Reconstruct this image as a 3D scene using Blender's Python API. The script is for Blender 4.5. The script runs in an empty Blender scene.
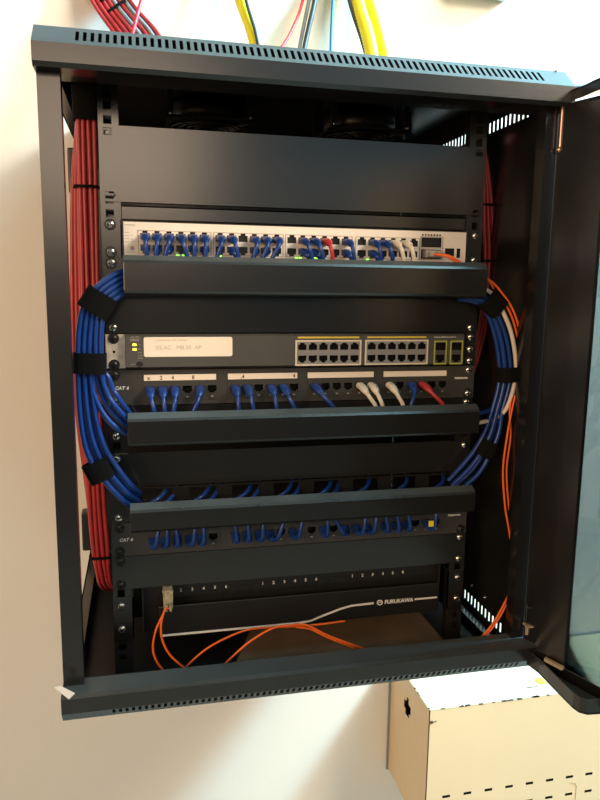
import bpy, math, random
from mathutils import Vector, Matrix
random.seed(7)
S = 0.001                                   # everything below is in millimetres
COL = bpy.context.scene.collection
PI = math.pi

# ------------------------------------------------------------------ materials
def mat(name, col, rough=0.5, metal=0.0, var=0.06, scale=30, bump=0.0, bscale=400, emit=None, estr=0, spec=0.5, coat=0.0):
    m = bpy.data.materials.new(name); m.use_nodes = True
    nt = m.node_tree; b = nt.nodes['Principled BSDF']
    b.inputs['Roughness'].default_value = rough
    b.inputs['Metallic'].default_value = metal
    b.inputs['Specular IOR Level'].default_value = spec
    if coat: b.inputs['Coat Weight'].default_value = coat
    tc = nt.nodes.new('ShaderNodeTexCoord')
    n = nt.nodes.new('ShaderNodeTexNoise'); n.inputs['Scale'].default_value = scale; n.inputs['Detail'].default_value = 4
    nt.links.new(tc.outputs['Object'], n.inputs['Vector'])
    r = nt.nodes.new('ShaderNodeValToRGB')
    r.color_ramp.elements[0].position = .3; r.color_ramp.elements[1].position = .7
    r.color_ramp.elements[0].color = [c*(1-var) for c in col]+[1]
    r.color_ramp.elements[1].color = [min(1, c*(1+var)) for c in col]+[1]
    nt.links.new(n.outputs['Fac'], r.inputs['Fac']); nt.links.new(r.outputs['Color'], b.inputs['Base Color'])
    if bump:
        n2 = nt.nodes.new('ShaderNodeTexNoise'); n2.inputs['Scale'].default_value = bscale
        nt.links.new(tc.outputs['Object'], n2.inputs['Vector'])
        bp = nt.nodes.new('ShaderNodeBump'); bp.inputs['Strength'].default_value = bump; bp.inputs['Distance'].default_value = .001
        nt.links.new(n2.outputs['Fac'], bp.inputs['Height']); nt.links.new(bp.outputs['Normal'], b.inputs['Normal'])
    if emit:
        b.inputs['Emission Color'].default_value = (*emit, 1); b.inputs['Emission Strength'].default_value = estr
    return m

M = {}
M['cab'] = mat('black_powder_coat', (.009,.009,.0095), .22, bump=.05, bscale=900, spec=.85)
M['panel'] = mat('dark_grey_paint', (.013,.013,.013), .20, var=.10, scale=14, bump=.04, bscale=900, spec=.9)
M['black'] = mat('satin_black', (.010,.010,.0105), .38)
M['matte'] = mat('matte_black', (.006,.006,.006), .8, spec=.2)
M['velcro'] = mat('black_hook_fabric', (.004,.004,.0045), .95, bump=.6, bscale=900, spec=.15)
M['grey'] = mat('charcoal_plastic', (.036,.036,.035), .45, var=.08)
M['cisco'] = mat('slate_grey_plastic', (.058,.058,.058), .45)
M['white'] = mat('cream_white_plastic', (.74,.70,.66), .45, var=.03)
M['label'] = mat('paper_label', (.76,.70,.63), .6, var=.03)
M['ink'] = mat('grey_ink', (.42,.38,.34), .8)
M['marker'] = mat('brown_marker', (.10,.05,.03), .8)
M['print'] = mat('white_print', (.70,.70,.68), .6)
M['faint'] = mat('faded_print', (.30,.30,.29), .6)
M['blue'] = mat('blue_cable_jacket', (.005,.036,.20), .33, var=.12, scale=60)
M['blueboot'] = mat('blue_boot', (.006,.035,.19), .4)
M['red'] = mat('red_cable_jacket', (.37,.026,.031), .4, var=.1, scale=60)
M['pink'] = mat('bright_red_jacket', (.60,.035,.06), .4)
M['wcable'] = mat('cream_cable_jacket', (.66,.58,.50), .4)
M['gcable'] = mat('grey_cable_jacket', (.22,.25,.27), .45)
M['dcable'] = mat('dark_cable_jacket', (.035,.045,.055), .45)
M['orange'] = mat('orange_fibre_jacket', (.80,.135,.015), .38)
M['yellow'] = mat('yellow_conduit', (.84,.76,.03), .4)
M['sky'] = mat('bright_blue_jacket', (.01,.20,.55), .4)
M['chrome'] = mat('zinc_steel', (.72,.70,.64), .22, metal=1.0, var=.05)
M['bright'] = mat('bright_nickel', (.66,.60,.52), .45, metal=.35, var=.2, scale=120)
M['brass'] = mat('brass', (.75,.48,.24), .3, metal=1.0)
M['copper'] = mat('pinkish_spring_steel', (.80,.52,.42), .35, metal=1.0)
M['clip'] = mat('beige_latch', (.42,.34,.24), .5)
M['port'] = mat('port_cavity', (.006,.006,.006), .6, spec=.3)
M['portframe'] = mat('port_frame_grey', (.36,.34,.32), .45)
M['portgrey'] = mat('port_block_grey', (.20,.20,.205), .45)
M['portbeige'] = mat('port_border_cream', (.62,.54,.43), .5)
M['ygreen'] = mat('yellow_green_border', (.36,.38,.06), .5)
M['ystrip'] = mat('yellow_label_strip', (.60,.46,.06), .5)
M['ledgreen'] = mat('green_led', (.2,.9,.1), .4, emit=(.25,1,.08), estr=2.5)
M['ledamber'] = mat('amber_led', (.9,.8,.1), .4, emit=(1,.75,.06), estr=2.0)
M['clearplug'] = mat('clear_plug', (.03,.05,.12), .25)
M['adapter'] = mat('beige_adapter', (.36,.31,.21), .45, var=.3, scale=300)
M['brown'] = mat('brown_floor_patch', (.22,.15,.095), .4, var=.25, scale=18)
M['beige'] = mat('cream_enamel', (.70,.545,.35), .42, var=.03, scale=6)
M['rust'] = mat('rusty_chip', (.06,.04,.03), .8)
M['tape'] = mat('white_tag', (.80,.80,.82), .5)
M['yellowtag'] = mat('yellow_sticker', (.75,.60,.03), .5)
M['floor'] = mat('beige_floor', (.20,.17,.14), .6)
M['greenish'] = mat('pale_green_plastic', (.50,.56,.46), .5)

def top_light_tint(m, amount=1.0, col=(.07,.088,.094)):
    """cool overhead light painted as a bluish dusty film on faces that look upward"""
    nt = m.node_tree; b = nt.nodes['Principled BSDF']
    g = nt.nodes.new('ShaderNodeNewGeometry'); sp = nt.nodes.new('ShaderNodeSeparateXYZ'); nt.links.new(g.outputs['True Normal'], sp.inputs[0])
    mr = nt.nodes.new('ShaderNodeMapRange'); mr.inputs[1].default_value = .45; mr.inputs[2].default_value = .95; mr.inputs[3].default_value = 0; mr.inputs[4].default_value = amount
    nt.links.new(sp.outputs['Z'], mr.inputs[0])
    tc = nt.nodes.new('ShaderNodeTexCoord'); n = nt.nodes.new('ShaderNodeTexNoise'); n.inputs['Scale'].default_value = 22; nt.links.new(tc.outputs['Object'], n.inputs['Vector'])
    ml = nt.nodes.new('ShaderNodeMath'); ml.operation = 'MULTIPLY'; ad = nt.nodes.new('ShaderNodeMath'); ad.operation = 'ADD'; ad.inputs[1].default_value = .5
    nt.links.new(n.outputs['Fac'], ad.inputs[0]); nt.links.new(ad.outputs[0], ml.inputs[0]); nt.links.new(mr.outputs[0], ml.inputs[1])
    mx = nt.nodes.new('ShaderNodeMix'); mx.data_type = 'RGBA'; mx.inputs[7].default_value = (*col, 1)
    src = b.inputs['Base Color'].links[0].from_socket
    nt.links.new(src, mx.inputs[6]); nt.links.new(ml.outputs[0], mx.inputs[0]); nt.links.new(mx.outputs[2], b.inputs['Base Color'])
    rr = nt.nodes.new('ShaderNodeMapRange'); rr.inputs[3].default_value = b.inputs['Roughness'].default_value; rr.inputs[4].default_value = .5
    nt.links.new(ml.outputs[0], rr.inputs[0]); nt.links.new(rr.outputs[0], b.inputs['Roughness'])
top_light_tint(M['cab'])  # cool light from above put into the colour of upward faces

def wall_material():
    m = bpy.data.materials.new('painted_plaster'); m.use_nodes = True
    nt = m.node_tree; b = nt.nodes['Principled BSDF']; b.inputs['Roughness'].default_value = .6
    tc = nt.nodes.new('ShaderNodeTexCoord')
    n = nt.nodes.new('ShaderNodeTexNoise'); n.inputs['Scale'].default_value = 3; n.inputs['Detail'].default_value = 6
    nt.links.new(tc.outputs['Object'], n.inputs['Vector'])
    r = nt.nodes.new('ShaderNodeValToRGB')
    r.color_ramp.elements[0].color = (.72,.70,.66,1); r.color_ramp.elements[1].color = (.77,.75,.71,1)
    nt.links.new(n.outputs['Fac'], r.inputs['Fac']); nt.links.new(r.outputs['Color'], b.inputs['Base Color'])
    n2 = nt.nodes.new('ShaderNodeTexNoise'); n2.inputs['Scale'].default_value = 55; n2.inputs['Detail'].default_value = 5
    nt.links.new(tc.outputs['Object'], n2.inputs['Vector'])
    bp = nt.nodes.new('ShaderNodeBump'); bp.inputs['Strength'].default_value = .12; bp.inputs['Distance'].default_value = .002
    nt.links.new(n2.outputs['Fac'], bp.inputs['Height']); nt.links.new(bp.outputs['Normal'], b.inputs['Normal'])
    return m
M['wall'] = wall_material()

def glass_material():
    m = bpy.data.materials.new('smoked_glass'); m.use_nodes = True
    nt = m.node_tree; nt.nodes.clear()
    out = nt.nodes.new('ShaderNodeOutputMaterial')
    tr = nt.nodes.new('ShaderNodeBsdfTransparent'); tr.inputs['Color'].default_value = (.40,.425,.43,1)
    gl = nt.nodes.new('ShaderNodeBsdfGlossy'); gl.inputs['Roughness'].default_value = .03; gl.inputs['Color'].default_value = (.9,.95,.95,1)
    fr = nt.nodes.new('ShaderNodeFresnel'); fr.inputs['IOR'].default_value = 1.5
    mx = nt.nodes.new('ShaderNodeMixShader')
    nt.links.new(fr.outputs[0], mx.inputs[0]); nt.links.new(tr.outputs[0], mx.inputs[1]); nt.links.new(gl.outputs[0], mx.inputs[2])
    nt.links.new(mx.outputs[0], out.inputs['Surface'])
    return m
M['glass'] = glass_material()

# ------------------------------------------------------------------ mesh building
class MB:
    def __init__(s): s.v = []; s.f = []; s.m = []; s.sm = []
    def add(s, pts, faces, m=0, smooth=False):
        o = len(s.v); s.v += [tuple(p) for p in pts]
        for f in faces: s.f.append([i+o for i in f]); s.m.append(m); s.sm.append(smooth)
        return s
    def box(s, x0, x1, y0, y1, z0, z1, m=0):
        x0, x1 = sorted((x0, x1)); y0, y1 = sorted((y0, y1)); z0, z1 = sorted((z0, z1))
        p = [(x, y, z) for z in (z0, z1) for y in (y0, y1) for x in (x0, x1)]
        return s.add(p, [(0,2,3,1),(4,5,7,6),(0,1,5,4),(2,6,7,3),(0,4,6,2),(1,3,7,5)], m)
    def prism(s, prof, fn, a, b, m=0, caps=True, smooth=False):
        """prof: closed list of 2D points; fn(p, t) -> xyz, t in {a,b}"""
        n = len(prof)
        pts = [fn(p, a) for p in prof]+[fn(p, b) for p in prof]
        fs = [(i, (i+1) % n, n+(i+1) % n, n+i) for i in range(n)]
        if caps: fs += [tuple(range(n))[::-1], tuple(range(n, 2*n))]
        return s.add(pts, fs, m, smooth)
    def plate(s, u0, u1, v0, v1, fn, t, holes=(), m=0, pocket=None, mp=0):
        """rectangular sheet with real rectangular openings; fn(u,v,w): w=0 front, w=t back"""
        us = sorted({u0, u1, *[h[0] for h in holes], *[h[1] for h in holes]})
        vs = sorted({v0, v1, *[h[2] for h in holes], *[h[3] for h in holes]})
        us = [u for u in us if u0-1e-6 <= u <= u1+1e-6]; vs = [v for v in vs if v0-1e-6 <= v <= v1+1e-6]
        nu, nv = len(us)-1, len(vs)-1
        def solid(i, j):
            if not (0 <= i < nu and 0 <= j < nv): return False
            a, b = (us[i]+us[i+1])/2, (vs[j]+vs[j+1])/2
            return not any(h[0] < a < h[1] and h[2] < b < h[3] for h in holes)
        def inside(i, j): return 0 <= i < nu and 0 <= j < nv
        for j in range(nv):
            i = 0
            while i < nu:
                k = i
                if solid(i, j):
                    while k+1 < nu and solid(k+1, j): k += 1
                    A = [(us[i],vs[j]),(us[k+1],vs[j]),(us[k+1],vs[j+1]),(us[i],vs[j+1])]
                    s.add([fn(a,b,0) for a,b in A], [(0,1,2,3)], m)
                    s.add([fn(a,b,t) for a,b in A], [(3,2,1,0)], m)
                elif pocket is not None:
                    while k+1 < nu and not solid(k+1, j): k += 1
                    A = [(us[i],vs[j]),(us[k+1],vs[j]),(us[k+1],vs[j+1]),(us[i],vs[j+1])]
                    s.add([fn(a,b,pocket) for a,b in A], [(0,1,2,3)], mp)
                i = k+1
        d = pocket if pocket is not None else t
        for j in range(nv):
            for i in range(nu):
                if not solid(i, j): continue
                for di, dj, A in ((-1,0,[(us[i],vs[j]),(us[i],vs[j+1])]),(1,0,[(us[i+1],vs[j+1]),(us[i+1],vs[j])]),
                                  (0,-1,[(us[i+1],vs[j]),(us[i],vs[j])]),(0,1,[(us[i],vs[j+1]),(us[i+1],vs[j+1])])):
                    if solid(i+di, j+dj): continue
                    dep = d if inside(i+di, j+dj) else t
                    mm = mp if (pocket is not None and inside(i+di, j+dj)) else m
                    (a,b),(c,e) = A
                    s.add([fn(a,b,0),fn(a,b,dep),fn(c,e,dep),fn(c,e,0)], [(0,1,2,3)], mm)
        return s
    def tube(s, path, r, n=8, m=0, caps=True, rb=None, flat=None):
        """path: list of Vectors; r number or list; rb second radius list (in the 'up' axis)"""
        P = [Vector(p) for p in path]; k = len(P)
        R = r if isinstance(r, (list, tuple)) else [r]*k
        RB = rb if rb else R
        T = [(P[min(i+1,k-1)]-P[max(i-1,0)]).normalized() for i in range(k)]
        ref = Vector((1,0,0)) if abs(T[0].x) < .8 else Vector((0,0,1))
        N = (ref-T[0]*ref.dot(T[0])).normalized(); pts = []
        for i in range(k):
            N = (N-T[i]*N.dot(T[i])).normalized(); B = T[i].cross(N)
            for j in range(n):
                a = 2*PI*j/n
                c, d = math.cos(a), math.sin(a)
                if flat and i in flat:
                    q = max(abs(c), abs(d)); e = .55+.45/q*.75; c *= e; d *= e
                pts.append(P[i]+N*(c*R[i])+B*(d*RB[i]))
        fs = [(i*n+j, i*n+(j+1) % n, (i+1)*n+(j+1) % n, (i+1)*n+j) for i in range(k-1) for j in range(n)]
        s.add(pts, fs, m, True)
        if caps:
            s.add(pts[:n], [tuple(range(n))[::-1]], m); s.add(pts[-n:], [tuple(range(n))], m)
        return s
    def disc(s, c, r, h, n=16, m=0, axis='y', dome=0.0):
        """short cylinder from c going to -axis by h with an optional dome"""
        def P(a, rr, d):
            x, z = math.cos(a)*rr, math.sin(a)*rr
            if axis == 'y': return (c[0]+x, c[1]-d, c[2]+z)
            if axis == 'x': return (c[0]-d, c[1]+x, c[2]+z)
            return (c[0]+x, c[1]+z, c[2]-d)
        rings = [(r, 0), (r, h*.6)]
        if dome: rings += [(r*.92, h*.6+dome*.4), (r*.65, h*.6+dome*.8), (r*.3, h*.6+dome)]
        else: rings += [(r*.9, h)]
        pts = [P(2*PI*j/n, a, d) for a, d in rings for j in range(n)]
        fs = [(i*n+j, i*n+(j+1) % n, (i+1)*n+(j+1) % n, (i+1)*n+j) for i in range(len(rings)-1) for j in range(n)]
        s.add(pts, fs, m, True); k = (len(rings)-1)*n
        s.add(pts[k:], [tuple(range(n))], m)
        return s
    def mesh(s, name, mats, off=(0,0,0)):
        me = bpy.data.meshes.new(name)
        me.from_pydata([((v[0]-off[0])*S, (v[1]-off[1])*S, (v[2]-off[2])*S) for v in s.v], [], s.f)
        for q in (mats if isinstance(mats, (list, tuple)) else [mats]): me.materials.append(M[q])
        for i, p in enumerate(me.polygons): p.material_index = s.m[i]; p.use_smooth = s.sm[i]
        me.update(); return me
    def build(s, name, mats, parent=None, bevel=0, loc=None):
        off = loc if loc is not None else ((0,0,0) if parent else base_of(s.v))
        o = bpy.data.objects.new(name, s.mesh(name, mats, off)); COL.objects.link(o)
        o.location = [c*S for c in off]
        if parent: attach(o, parent)
        if bevel:
            b = o.modifiers.new('bevel', 'BEVEL'); b.width = bevel*S; b.segments = 2; b.limit_method = 'ANGLE'; b.angle_limit = .7
        return o

def base_of(v):
    xs, ys, zs = zip(*v)
    return ((min(xs)+max(xs))/2, (min(ys)+max(ys))/2, min(zs))
def abs_loc(p):
    l = Vector((0,0,0))
    while p: l = l+p.location; p = p.parent
    return l
def attach(o, parent):
    o.parent = parent; o.location = o.location-abs_loc(parent)
def tag(o, label=None, cat=None, group=None, kind=None):
    if label: o['label'] = label
    if cat: o['category'] = cat
    if group: o['group'] = group
    if kind: o['kind'] = kind
    return o
def thing(name, loc, label, cat, group=None):
    o = bpy.data.objects.new(name, None); COL.objects.link(o); o.empty_display_size = .02
    o.location = [c*S for c in loc]
    return tag(o, label, cat, group)

XZ = lambda y: (lambda u, v, w: (u, y+w, v))         # sheet facing -y

def lettering(txt, x, y, z, size, parent, m='print', shear=0.0, bold=0.0, align='LEFT', name='lettering', rot=0.0, spacing=1.0):
    c = bpy.data.curves.new('t', 'FONT'); c.body = txt; c.size = size*S; c.shear = shear; c.offset = bold*S
    c.extrude = .15*S; c.align_x = align; c.space_character = spacing; c.resolution_u = 3
    o = bpy.data.objects.new('t', c); COL.objects.link(o)
    bpy.context.view_layer.update()
    me = bpy.data.meshes.new_from_object(o.evaluated_get(bpy.context.evaluated_depsgraph_get()))
    bpy.data.objects.remove(o); bpy.data.curves.remove(c)
    me.transform(Matrix.Rotation(rot, 4, 'Y') @ Matrix.Rotation(PI/2, 4, 'X'))
    me.materials.clear(); me.materials.append(M[m])
    t = bpy.data.objects.new(name, me); COL.objects.link(t)
    t.location = (x*S, y*S, z*S); attach(t, parent)
    return t

def spline(pts, n=6):
    P = [Vector(p) for p in pts]; out = []
    for i in range(len(P)-1):
        a = P[i-1] if i else P[0]*2-P[1]; b = P[i]; c = P[i+1]; d = P[i+2] if i+2 < len(P) else P[-1]*2-P[-2]
        for k in range(n):
            t = k/n
            out.append(.5*((2*b)+(c-a)*t+(2*a-5*b+4*c-d)*t*t+(3*b-a-3*c+d)*t**3))
    out.append(P[-1]); return out

def screw_mesh(metal, washer):
    b = MB()
    if washer: b.disc((0,0,0), 6.6, 1.4, 18, 1)
    b.disc((0,-1.0 if washer else 0,0), 4.6, 2.2, 18, 0, dome=1.8)
    y = -3.9 if washer else -2.9
    b.box(-2.6, 2.6, y-.35, y+.6, -.55, .55, 2); b.box(-.55, .55, y-.35, y+.6, -2.6, 2.6, 2)
    return b.mesh('screw', [metal, 'black', 'matte'])
SCREW = screw_mesh('chrome', False); SCREWW = screw_mesh('chrome', True); SCREWB = screw_mesh('black', True)
def screw(x, y, z, parent, me=None):
    o = bpy.data.objects.new('screw', me or SCREW); COL.objects.link(o)
    o.location = (x*S, y*S, z*S); attach(o, parent); return o
HX = 232.55
U = 44.45
def ear_screws(parent, u, y=-3, kinds=(SCREW,)*4):
    for k, (sx, dz) in enumerate(((-1,6.35),(-1,38.1),(1,6.35),(1,38.1))):
        if kinds[k]: screw(sx*HX, y, -u*U-dz, parent, kinds[k])

# ------------------------------------------------------------------ setting
WY = 428                                     # the wall
b = MB(); b.box(-3000, 3400, WY, WY+60, -1600, 1400); tag(b.build('wall_back', 'wall'), kind='structure')
b = MB(); b.box(-3000, 3400, -3600, WY, -1660, -1600); tag(b.build('floor', 'floor'), kind='structure')

# ------------------------------------------------------------------ cabinet
cab = thing('server_cabinet', (0, 170, -578), 'black wall mounted server rack cabinet with open front and vented trims', 'cabinet')
PITCH = 7.4
def trim(name, lo_profile, band, slots, mid):
    """lo_profile: closed profile (y,z); band: slotted sloping face given by two (y,z) points"""
    b = MB()
    X0, X1 = -299, 301
    fn = lambda p, t: (t, p[0], p[1])
    n = len(lo_profile)
    pts = []
    for t, ins in ((X0, 0), (X0, 0), (X1, 0), (X1, 0)): pass
    # open skin: every segment except the slotted band
    for i in range(n-1):
        p, q = lo_profile[i], lo_profile[i+1]
        b.add([fn(p, X0), fn(p, X1), fn(q, X1), fn(q, X0)], [(0,1,2,3)])
    b.add([fn(p, X0) for p in [band[0]]+[band[1]]+lo_profile[1:]], [tuple(range(n+1))] if False else [])
    for X in (X0, X1):
        ring = [band[0], band[1]]+lo_profile[1:-1]
        b.add([fn(p, X) for p in ring], [tuple(range(len(ring)))])
    (y0, z0), (y1, z1) = band
    L = math.hypot(y1-y0, z1-z0); ny, nz = (z1-z0)/L, -(y1-y0)/L
    if ny > 0: ny, nz = -ny, -nz
    F = lambda u, v, w: (u, y0+(y1-y0)*v/L-ny*w, z0+(z1-z0)*v/L-nz*w)
    holes = [(x, x+3.6, mid[0]*L, mid[1]*L) for x in slots]
    b.plate(X0, X1, 0, L, F, 1.2, holes, 0, pocket=6, mp=1)
    return b.build(name, ['cab', 'matte'], cab)
trim('top_trim', [(-76,182),(-40,185),(-40,139),(-70,137),(-97,137),(-102,141),(-102,159)], [(-102,159),(-76,182)],
     [-258+PITCH*i for i in range(71)], (.22,.78))
trim('bottom_trim', [(-102,-562),(-102,-544),(-99,-540),(-66,-540),(-66,-579),(-90,-577)], [(-90,-577),(-102,-562)],
     [-243+PITCH*i for i in range(71)], (.38,.92))
b = MB(); b.box(-299, 301, -40, WY-2, 183, 186); b.box(-299, 301, -60, -56, 139, 183); b.build('top_panel', 'cab', cab)
b = MB(); b.box(-296, 287, -66, WY-2, -580, -577); b.build('bottom_panel', 'black', cab)
for sx in (-1, 1):                            # front posts with an inward return
    b = MB(); xo, xi = (-298, -275) if sx < 0 else (297, 277.5)
    pr = [(xo,-80),(xi,-80),(xi,-62),(xi-sx*0+sx*2,-62),(xi+sx*2,-78),(xo-sx*2,-78),(xo-sx*2,-40),(xo,-40)]
    b.prism(pr, lambda p, t: (p[0], p[1], t), -541, 138); b.build('front_post', 'cab', cab)
b = MB()                                      # right side panel, real vent slots top and bottom
holes = [(y, y+5.6, 146-4, 154+2) for y in [-22+11.2*i for i in range(36)]] + [(y, y+5.6, -557, -543) for y in [-34+11.2*i for i in range(36)]]
b.plate(-78, WY-2, -578, 183, lambda u, v, w: (288+w, u, v), 1.2, holes); b.build('side_panel', 'cab', cab)
for y in (60, 18): 
    b = MB(); b.disc((288, y, -527 if y == 60 else -527), 2.6, 1.6, 12, 0, 'x', dome=1); b.build('rivet', 'chrome', cab)
for sx in (-1, 1):
    b = MB(); xo, xi = (-297, -283) if sx < 0 else (287, 272)
    zz = -545 if sx < 0 else -566
    b.box(xo, xi, -66, WY-2, zz-3, zz); b.box(xo, xo-sx*2, -66, WY-2, -577, zz); b.build('bottom_side_rail', 'panel', cab)
b = MB(); b.box(-297, -283, -38, WY-2, 150, 153); b.box(-297, -295, -38, WY-2, 150, 183); b.build('top_side_rail', 'cab', cab)
b = MB(); b.box(-282, 287, WY-6, WY-2, -570, 183); b.build('back_panel', 'cab', cab)
for z in (112, -521):                         # latch blocks on the left rear post
    b = MB(); b.box(-313, -284, 398, 426, z-37, z+36); b.build('latch_block', 'black', cab, bevel=3)
b = MB(); b.prism([(-297,396),(-283,396),(-283,399),(-294,399),(-294,426),(-297,426)], lambda p, t: (p[0],p[1],t), -570, 183); b.build('rear_post', 'cab', cab)
# mounting rails with square cage-nut holes
hz = [-u*U-d for u in range(-4, 13) for d in (6.35, 22.2, 38.1)]
hz = [z for z in hz if -560 < z < 165]
for sx in (-1, 1):
    b = MB(); x0, x1 = (-243, -220) if sx < 0 else (220, 243)
    b.plate(x0, x1, -576, 180, XZ(0), 1.8, [(sx*HX-4.6, sx*HX+4.6, z-4.6, z+4.6) for z in hz])
    xo = -243 if sx < 0 else 243
    b.box(xo, xo-sx*1.8, 1.8, 34, -576, 180); b.box(xo, xo-sx*14, 32, 34, -576, 180)
    b.build('mounting_rail', 'panel', cab)
# roof fans
for fx in (-98, 133):
    b = MB(); fy = 205; h = 59; zt, zb = 182, 152
    b.plate(fx-h, fx+h, fy-h, fy+h, lambda u, v, w: (u, v, zb+w), 3, [(fx-44, fx+44, fy-44, fy+44), (fx-54,fx+54,fy-24,fy+24),(fx-24,fx+24,fy-54,fy+54)])
    for a in (-1, 1):
        for c in (-1, 1): b.box(fx+a*h, fx+a*(h-7), fy+c*h, fy+c*(h-7), zb, zt)
    b.tube([(fx+53*math.cos(2*PI*k/32), fy+53*math.sin(2*PI*k/32), zb+15) for k in range(33)], 2, 6, 0, False, rb=[14]*33)
    fan = b.build('roof_fan', 'black', cab)
    g = MB()
    for rr in (18, 30, 42, 52): g.tube([(fx+rr*math.cos(2*PI*k/32), fy+rr*math.sin(2*PI*k/32), zb-3) for k in range(33)], 1.0, 6)
    for k in range(4):
        a = PI/4+k*PI/2; g.tube([(fx+15*math.cos(a), fy+15*math.sin(a), zb-3),(fx+74*math.cos(a), fy+74*math.sin(a), zb-3)], 1.0, 6)
    g.build('finger_guard', 'black', fan)
    h2 = MB(); h2.disc((fx, fy, zb+20), 20, 16, 20, 0, 'z')
    for k in range(7):
        a = k*2*PI/7; c, s_ = math.cos(a), math.sin(a); c2, s2 = math.cos(a+.6), math.sin(a+.6)
        h2.add([(fx+20*c,fy+20*s_,zb+6),(fx+50*c,fy+50*s_,zb+6),(fx+50*c2,fy+50*s2,zb+20),(fx+20*c2,fy+20*s2,zb+20)], [(0,1,2,3)])
    h2.build('fan_blades', 'matte', fan)
    for a in (-1, 1):
        q = MB(); q.disc((fx+a*55, fy-59, zb+4), 2.6, 3, 10, 0, dome=1); q.build('screw', 'chrome', fan)

# ------------------------------------------------------------------ door, open at a right angle to the front
def door_plan():
    half = [(294,-82),(308.5,-119),(317,-142),(337.5,-196),(340.4,-206),(342.1,-212),(343.2,-216),(356,-280),(364,-340),(366,-376)]
    return half+[(x, -752-y) for x, y in half[-2::-1]]
DP = door_plan()
door = MB()
def wallstrip(b, a, c, z0, z1, t=1.5, m=0):
    d = Vector((c[0]-a[0], c[1]-a[1], 0)).normalized(); n = Vector((-d.y, d.x, 0))*t
    if n.x < 0: n = -n
    A = [(a[0],a[1]),(c[0],c[1]),(c[0]+n.x,c[1]+n.y),(a[0]+n.x,a[1]+n.y)]
    b.prism(A, lambda p, z: (p[0],p[1],z), z0, z1, m)
for a, c in ((DP[0],DP[1]),(DP[1],DP[2]),(DP[-2],DP[-1]),(DP[-3],DP[-2])): wallstrip(door, a, c, -571, 143)
for i in range(2, len(DP)-3):                 # head and foot bands of the frame
    wallstrip(door, DP[i], DP[i+1], 85, 143); wallstrip(door, DP[i], DP[i+1], -571, -553)
door = door.build('door', 'cab', cab)
for (a, c) in (((306,-120),(315.0,-144)), ((306,-632),(315.0,-608))):
    b = MB(); wallstrip(b, a, c, -548, 138, 7); b.build('glazing_bead', 'panel', door)
b = MB()
G = [(x, y) for x, y in DP[1:-1]]; ng = len(G)
b.add([(x+1.7+o, y, z) for z in (-558, 93) for o in (0, 4.2) for x, y in G],
      [(i, i+1, 2*ng+i+1, 2*ng+i) for i in range(ng-1)]+[(ng+i+1, ng+i, 3*ng+i, 3*ng+i+1) for i in range(ng-1)] +
      [(i+1, i, ng+i, ng+i+1) for i in range(ng-1)]+[(2*ng+i, 2*ng+i+1, 3*ng+i+1, 3*ng+i) for i in range(ng-1)] +
      [(0, 2*ng, 3*ng, ng), (ng-1, 2*ng-1, 4*ng-1, 3*ng-1)])
b.build('glass_pane', 'glass', door)
inner = [(292,-82),(297,-119),(296,-142),(295,-196),(297,-206),(304,-212),(322,-214),(338,-280),(346,-340),(348,-376)]
inner = inner+[(x, -752-y) for x, y in inner[-2::-1]]
outl = [(x+3, y) for x, y in DP]
def cap(name, z0, z1, zr0, zr1):
    b = MB(); n = len(inner)
    for i in range(n-1): b.prism([inner[i], inner[i+1], outl[i+1], outl[i]], lambda p, z: (p[0],p[1],z), z0, z1)
    for i in range(n-1): wallstrip(b, inner[i], inner[i+1], zr0, zr1, 2)
    b.build(name, 'cab', door)
cap('foot_cap', -571, -568, -571, -552)
cap('head_cap', 152, 155, 143, 155)
b = MB(); b.plate(-132, -92, 92, 134, lambda u, v, w: (298-(u+86)*.375-.8, u, v), .6); b.build('hinge_plate', 'cab', door)
b = MB(); b.plate(-132, -92, -536, -486, lambda u, v, w: (298-(u+86)*.375-.8, u, v), .6); b.build('hinge_plate', 'cab', door)
b = MB(); b.tube([(295,-86,138),(295,-86,94)], 1.6, 8, 0); b.disc((295,-84,91), 3.6, 4, 12, 1, dome=2); b.build('hinge_pin', ['copper','brass'], door)
b = MB(); b.tube([(294,-86,-490),(294,-86,-516)], .7, 6); b.tube([(294+4*math.cos(k*PI/8),-88+4*math.sin(k*PI/8),-492) for k in range(17)], .8, 6)
b.box(291,300,-96,-83,-519,-517, 1); b.box(293,296,-90,-87,-532,-519, 1); b.build('hinge_pin', ['dcable','clip'], door)
b = MB(); b.prism([(304,-121),(314,-148),(309,-150),(299,-125)], lambda p, z: (p[0],p[1],z), -551, -546); b.build('latch_clip', 'clip', door, bevel=.8)

# ------------------------------------------------------------------ rack equipment
# 1  two-unit blank panel
t = thing('blank_panel', (0,0,20), 'large dark grey blank panel, tallest plate across the top of the rack', 'panel', 'blank panels')
b = MB(); hl = [(-HX-5,-HX+5,94,102),(-HX-5,-HX+5,23,31),(HX-5,HX+5,94,102),(HX-5,HX+5,23,31)]
b.plate(-238, 241, 20, 105, XZ(-2), 1.6, hl); b.box(-219, 219, -.4, 9, 103.4, 105); b.box(-219, 219, -.4, 9, 20, 21.6); b.build('faceplate', 'panel', t)
b = MB(); b.box(-234.5,-231, -2.6, -1, 95, 98.5); b.box(-235.5,-230, -2.6, -1, 99.5, 101); b.build('cage_nut', 'bright', t)
b = MB(); b.tube([(-236,-3,25),(-229,-3.5,24.5),(-226,-3.5,27),(-228,-3.5,30.5),(-233,-3.2,30.5)], .8, 6); b.build('cage_nut', 'black', t)
# 2  slim filler
b = MB(); b.box(-219, 219, 2, 3.5, 1.2, 16.5); b.box(-219, 219, 2, 14, 15, 16.5)
tag(b.build('filler_strip', 'panel'), 'slim dark grey filler strip between tall blank panel and white network switch', 'panel')

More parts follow.
